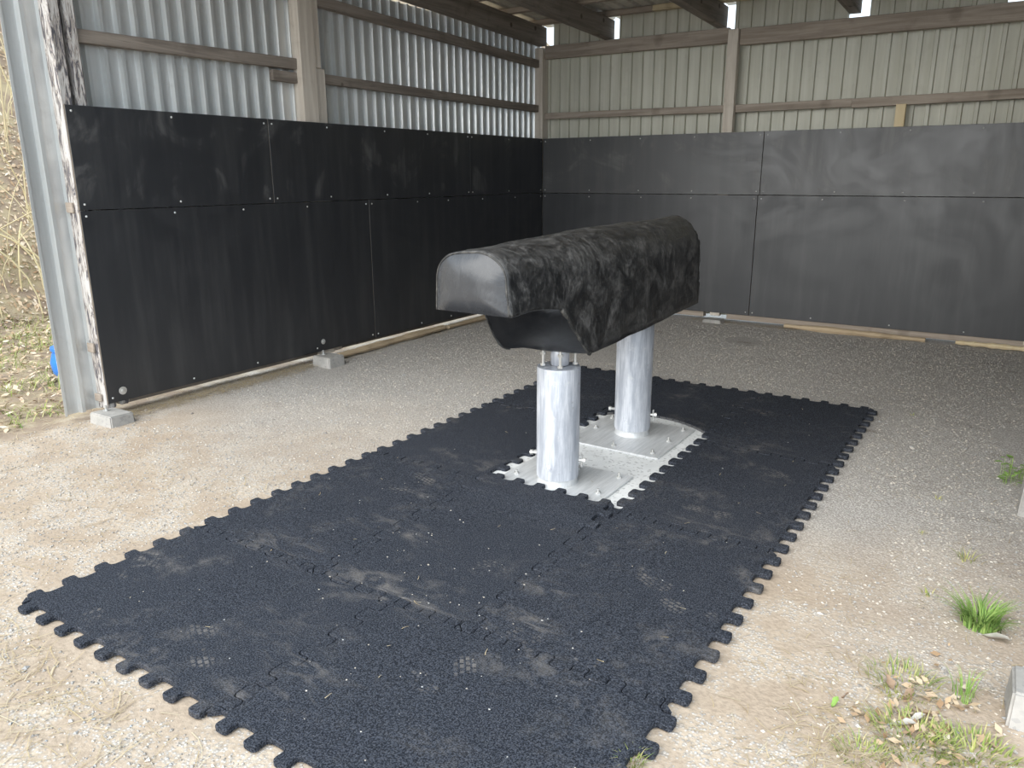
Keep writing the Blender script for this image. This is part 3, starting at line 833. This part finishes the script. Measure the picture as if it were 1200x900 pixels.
straw(46, lambda: random.uniform(2.0, 4.0), lambda: random.uniform(-6.7, -2.7), cond=lambda x, y: True, z=.006+TH, lmin=.01, lmax=.035, base=lambda x, y: 0)
o = from_py('loose_straw', V, F, M['straw']); tag(o, 'loose dry straw strewn on the ground and at the wall feet', 'straw', kind='stuff')
# light crumbs on the mats
V, F = [], []
for _ in range(150):
    q = gp(random.gauss(500, 170), random.gauss(680, 90), TH) if random.random() < .7 else Vector((random.uniform(2, 4), random.uniform(-6.7, -2.8), 0))
    if xa+.05 < q.x < xd-.05 and y0+.05 < q.y < y4-.05 and not (xb-.05 < q.x < xc_+.05 and y2-.1 < q.y < -3.4):
        b = len(V); r = random.uniform(.0018, .0045); z = TH+.003
        for dx, dy, dz in ((1, 0, 0), (0, 1, 0), (-1, 0, 0), (0, -1, 0), (0, 0, 1), (0, 0, -1)): V.append((q.x+dx*r*random.uniform(.6, 1.5), q.y+dy*r, z+dz*r*.6))
        for i in range(4): F.append((b+i, b+(i+1) % 4, b+4)); F.append((b+(i+1) % 4, b+i, b+5))
o = from_py('crumbs', V, F, M['pebble']); tag(o, 'pale crumbs of gravel and chaff on the rubber mats', 'crumbs', kind='stuff')

def tuft(name, loc, n, h, spread, mat, label, cat='grass', wd=.0035, lean=.95):
    V, F = [], []
    for _ in range(n):
        a = random.uniform(0, 2*PI); r = spread*math.sqrt(random.random())*.55; H = h*random.uniform(.45, 1.0); ln = lean*random.uniform(.3, 1.3)*H
        x, y = r*math.cos(a), r*math.sin(a); a2 = a+random.uniform(-.7, .7); dx, dy = math.cos(a2), math.sin(a2); nx_, ny_ = -dy*wd, dx*wd
        b = len(V)
        for i in range(5):
            t = i/4; px, py, pz = x+dx*ln*t*t, y+dy*ln*t*t, H*(t-.25*t*t*t); k = (1-t*.95)
            V.append((px-nx_*k, py-ny_*k, pz)); V.append((px+nx_*k, py+ny_*k, pz))
        for i in range(4): F.append((b+2*i, b+2*i+1, b+2*i+3, b+2*i+2))
    o = from_py(name, V, F, mat, None, (loc[0], loc[1], gh(loc[0], loc[1])-.002)); return tag(o, label, cat)
def broadleaf(loc, n, h, spread, label):
    """low weed of small oval leaves on short stalks"""
    t = thing('leafy_weed', label, 'weed', (loc[0], loc[1], gh(loc[0], loc[1])))
    for k in range(n):
        a = random.uniform(0, 2*PI); r = spread*math.sqrt(random.random()); H = h*random.uniform(.3, 1)
        bm = bmesh.new(); L = random.uniform(.022, .036); tl = random.uniform(-.3, .5); pts = []
        ring_ = [bm.verts.new(Vector((L*(.5-.5*math.cos(PI*i/4)), s_*L*.38*math.sin(PI*i/4), L*.10*math.sin(PI*i/4)+tl*L*(i/4)))) for s_, rng in ((1, range(0, 5)), (-1, range(3, 0, -1))) for i in rng]
        bm.faces.new(ring_)
        cyl(bm, (0, 0, 0), (-.3*r*0, 0, -H), .0012, n=4)
        bmesh.ops.rotate(bm, verts=bm.verts, matrix=Matrix.Rotation(a, 3, 'Z'))
        from_bm('leaf', bm, M['grass'], t, (r*math.cos(a), r*math.sin(a), H))
q = gp(1150, 733); tuft('grass_tuft', q, 230, .12, .11, M['grass'], 'dense green grass tuft growing from the gravel by the right edge')
q = gp(1192, 560); broadleaf(q, 26, .11, .075, 'dark green leafy weed beside the pale concrete block')
q = gp(1182, 567); broadleaf(q, 9, .04, .035, 'small leafy weed just below the bigger leafy weed')
for px, py, n, h, s_, lab in ((1100, 585, 9, .03, .03, 'tiny bright green sprout right of the mats, farther one'), (1079, 625, 8, .025, .03, 'tiny yellow-green sprout in the gravel, left of the thin grass wisps'),
                         (1133, 656, 26, .05, .06, 'thin wispy grass patch above the dense tuft'), (1088, 697, 14, .03, .04, 'faint grass wisps left of the dense tuft'),
                         (1068, 487, 8, .03, .03, 'small yellowing sprout on the dark gravel far right')):
    q = gp(px, py); tuft('grass_sprout', q, n, h, s_, M['weed'], lab, 'grass', .003)
q = gp(1058, 800); tuft('grass_patch', q, 170, .055, .19, M['weed'], 'sparse dry grass at the upper left of the weedy corner', 'grass', .0022)
q = gp(1130, 818); tuft('grass_patch', q, 34, .13, .06, M['grass'], 'tall thin green grass wisp left of the lower right block', 'grass', .0022, .45)
q = gp(1070, 868); tuft('grass_patch', q, 260, .05, .20, M['weed'], 'broad weedy grass patch at the bottom right', 'grass', .003)
q = gp(1140, 885); tuft('grass_patch', q, 240, .05, .19, M['weed'], 'weedy grass patch in the extreme bottom right below the block', 'grass', .003)
q = gp(1010, 885); tuft('grass_patch', q, 110, .04, .12, M['weed'], 'thin yellow grass at the bottom edge, left of the weedy patch', 'grass', .0022)
q = gp(740, 893); tuft('grass_patch', q, 60, .045, .06, M['weed'], 'little grass patch under the near right tongues of the mats', 'grass', .0022)
def leaf_obj(px, py, L, rot, mat, label):
    q = gp(px, py); bm = bmesh.new(); n = 5
    top = [(i/n*L-L/2, L*.24*math.sin(PI*(i/n)**.85)*random.uniform(.65, 1.3)) for i in range(n+1)]
    U_ = [bm.verts.new((x, y, .010+.010*math.sin(x/L*4)+abs(y)*.35)) for x, y in top]; Md = [bm.verts.new((x, 0, .006+.010*math.sin(x/L*4))) for x, y in top[1:-1]]
    D_ = [bm.verts.new((x, -y, .012+.010*math.sin(x/L*4)+abs(y)*.5)) for x, y in top[1:-1]]
    mid = [U_[0]]+Md+[U_[-1]]
    for i in range(n):
        a = [U_[i], U_[i+1], mid[i+1], mid[i]]; a = list(dict.fromkeys(a)); 
        if len(a) > 2: bm.faces.new(a)
        lo = [U_[0]]+D_+[U_[-1]]
        b = list(dict.fromkeys([mid[i], mid[i+1], lo[i+1], lo[i]]))
        if len(b) > 2: bm.faces.new(b)
    o = from_bm('dry_leaf', bm, mat, None, (q.x, q.y, gh(q.x, q.y)+.002), True); o.rotation_euler.z = rot
    tag(o, label, 'leaf', 'fallen leaves on the right of the ground')
leaf_obj(1167, 751, .085, -.3, M['grayleaf'], 'pale grey dry leaf at the foot of the dense grass tuft')
leaf_obj(1073, 846, .06, .8, M['grayleaf'], 'whitish curled leaf in the middle of the weedy patch')
leaf_obj(1058, 852, .07, .2, M['grayleaf'], 'pale curled leaf just left of the whitish curled leaf')
leaf_obj(1064, 818, .05, 1.2, M['brownleaf'], 'brown dry leaf above the whitish curled leaf')
leaf_obj(1042, 803, .05, 2.2, M['brownleaf'], 'brown twisted leaf at the top of the weedy patch')
leaf_obj(978, 826, .035, 1.3, M['grass'], 'single small green leaf on the bare dirt')
leaf_obj(990, 818, .02, .3, M['brownleaf'], 'tiny reddish leaf beside the single green leaf')

V, F = [], []
for _ in range(170):
    q = gp(random.gauss(1085, 45), random.gauss(845, 30)); x, y, z = q.x, q.y, gh(q.x, q.y)+random.uniform(.004, .02)
    a = random.uniform(0, 2*PI); L = random.uniform(.006, .020); d = Vector((math.cos(a), math.sin(a), random.uniform(-.5, .5)))*L; n_ = Vector((-math.sin(a), math.cos(a), random.uniform(-.6, .6)))*L*.5
    c = Vector((x, y, z)); b = len(V); V += [tuple(c-d), tuple(c+n_), tuple(c+d), tuple(c-n_)]; F += [(b, b+1, b+2), (b, b+2, b+3)]
o = from_py('leaf_bits', V, F, M['leaf']); tag(o, 'small scraps of dry leaves among the weeds at lower right', 'leaf litter', kind='stuff')
# outside on the left: grass blades, leaf litter, dry brush on the bank
V, F = [], []
for _ in range(15000):
    x = random.uniform(-4.6, -.15); y = random.uniform(-7.2, -2.6)
    if x > -.32 and y > -5.75: continue
    if noise.noise(Vector((x*2.1, y*2.1, 2))) < -.08: continue
    a = random.uniform(0, 2*PI); strand(V, F, x, y, gh(x, y), a, random.uniform(.03, .08), random.uniform(.002, .004), random.uniform(.5, 2.2), random.uniform(-.4, .4))
o = from_py('grass_blades', V, F, M['weed']); tag(o, 'short yellow-green grass outside the left wall', 'grass', kind='stuff')
V, F = [], []
for _ in range(50000):
    x = random.uniform(-8.5, -.2); y = random.uniform(-7, 2.5)
    if x > -.36 and y > -5.75: continue
    s_ = -(x+3.7)+.10*(y+3.9)
    if s_ < 0 and random.random() < .45: continue
    z = gh(x, y)+.008; a = random.uniform(0, 2*PI); L = random.uniform(.012, .034); W = L*random.uniform(.35, .6)
    d = Vector((math.cos(a), math.sin(a), random.uniform(-.5, .5))); n_ = Vector((-math.sin(a), math.cos(a), random.uniform(-.5, .5)))
    sl = Vector((-.65, 0, 1)).normalized() if s_ > .3 else Vector((0, 0, 1))
    if s_ > .3:
        d.z += -.8*d.x; n_.z += -.8*n_.x
    c = Vector((x, y, z+random.uniform(0, .03))); b = len(V)
    V += [tuple(c-d*L), tuple(c+n_*W), tuple(c+d*L), tuple(c-n_*W)]; F += [(b, b+1, b+2), (b, b+2, b+3)]
o = from_py('leaf_litter', V, F, M['leaf']); tag(o, 'brown fallen leaves covering the bank outside the left wall', 'leaf litter', kind='stuff')
bm = bmesh.new()
for _ in range(720):
    x = random.uniform(-9.0, -3.9); y = random.uniform(-6, 2); z = gh(x, y)-.02; L = random.uniform(.5, 1.7); a = random.uniform(0, 2*PI); bnd = random.uniform(.1, .7); pts = []
    for i in range(6):
        t = i/5; pts.append((x+math.cos(a)*bnd*L*t*t, y+math.sin(a)*bnd*L*t*t, z+L*(t-.35*bnd*t*t)))
    tube(bm, pts, random.uniform(.004, .009), 4)
o = from_bm('dry_brush', bm, M['stem']); tag(o, 'yellow dry stalks and vines growing on the bank', 'brush', kind='stuff')
# blue tub behind the wall end
q = gp(60, 441); tq = Vector((q.x+.185, q.y+.125, 0))
tb = thing('plastic_tub', 'blue plastic tub half hidden behind the end of the metal wall', 'tub', tq)
bm = bmesh.new(); lathe(bm, ((.13, 0), (.175, .05), (.185, .13), (.165, .20), (.150, .215), (.140, .215), (.15, .19), (.165, .12), (.12, .03)), 28); o = from_bm('tub_body', bm, M['blue'], tb); shade_auto(o)
bm = bmesh.new(); lathe(bm, ((.150, .216), (.172, .222), (.172, .245), (.150, .250), (.02, .255)), 28); o = from_bm('lid', bm, M['blue'], tb); shade_auto(o)
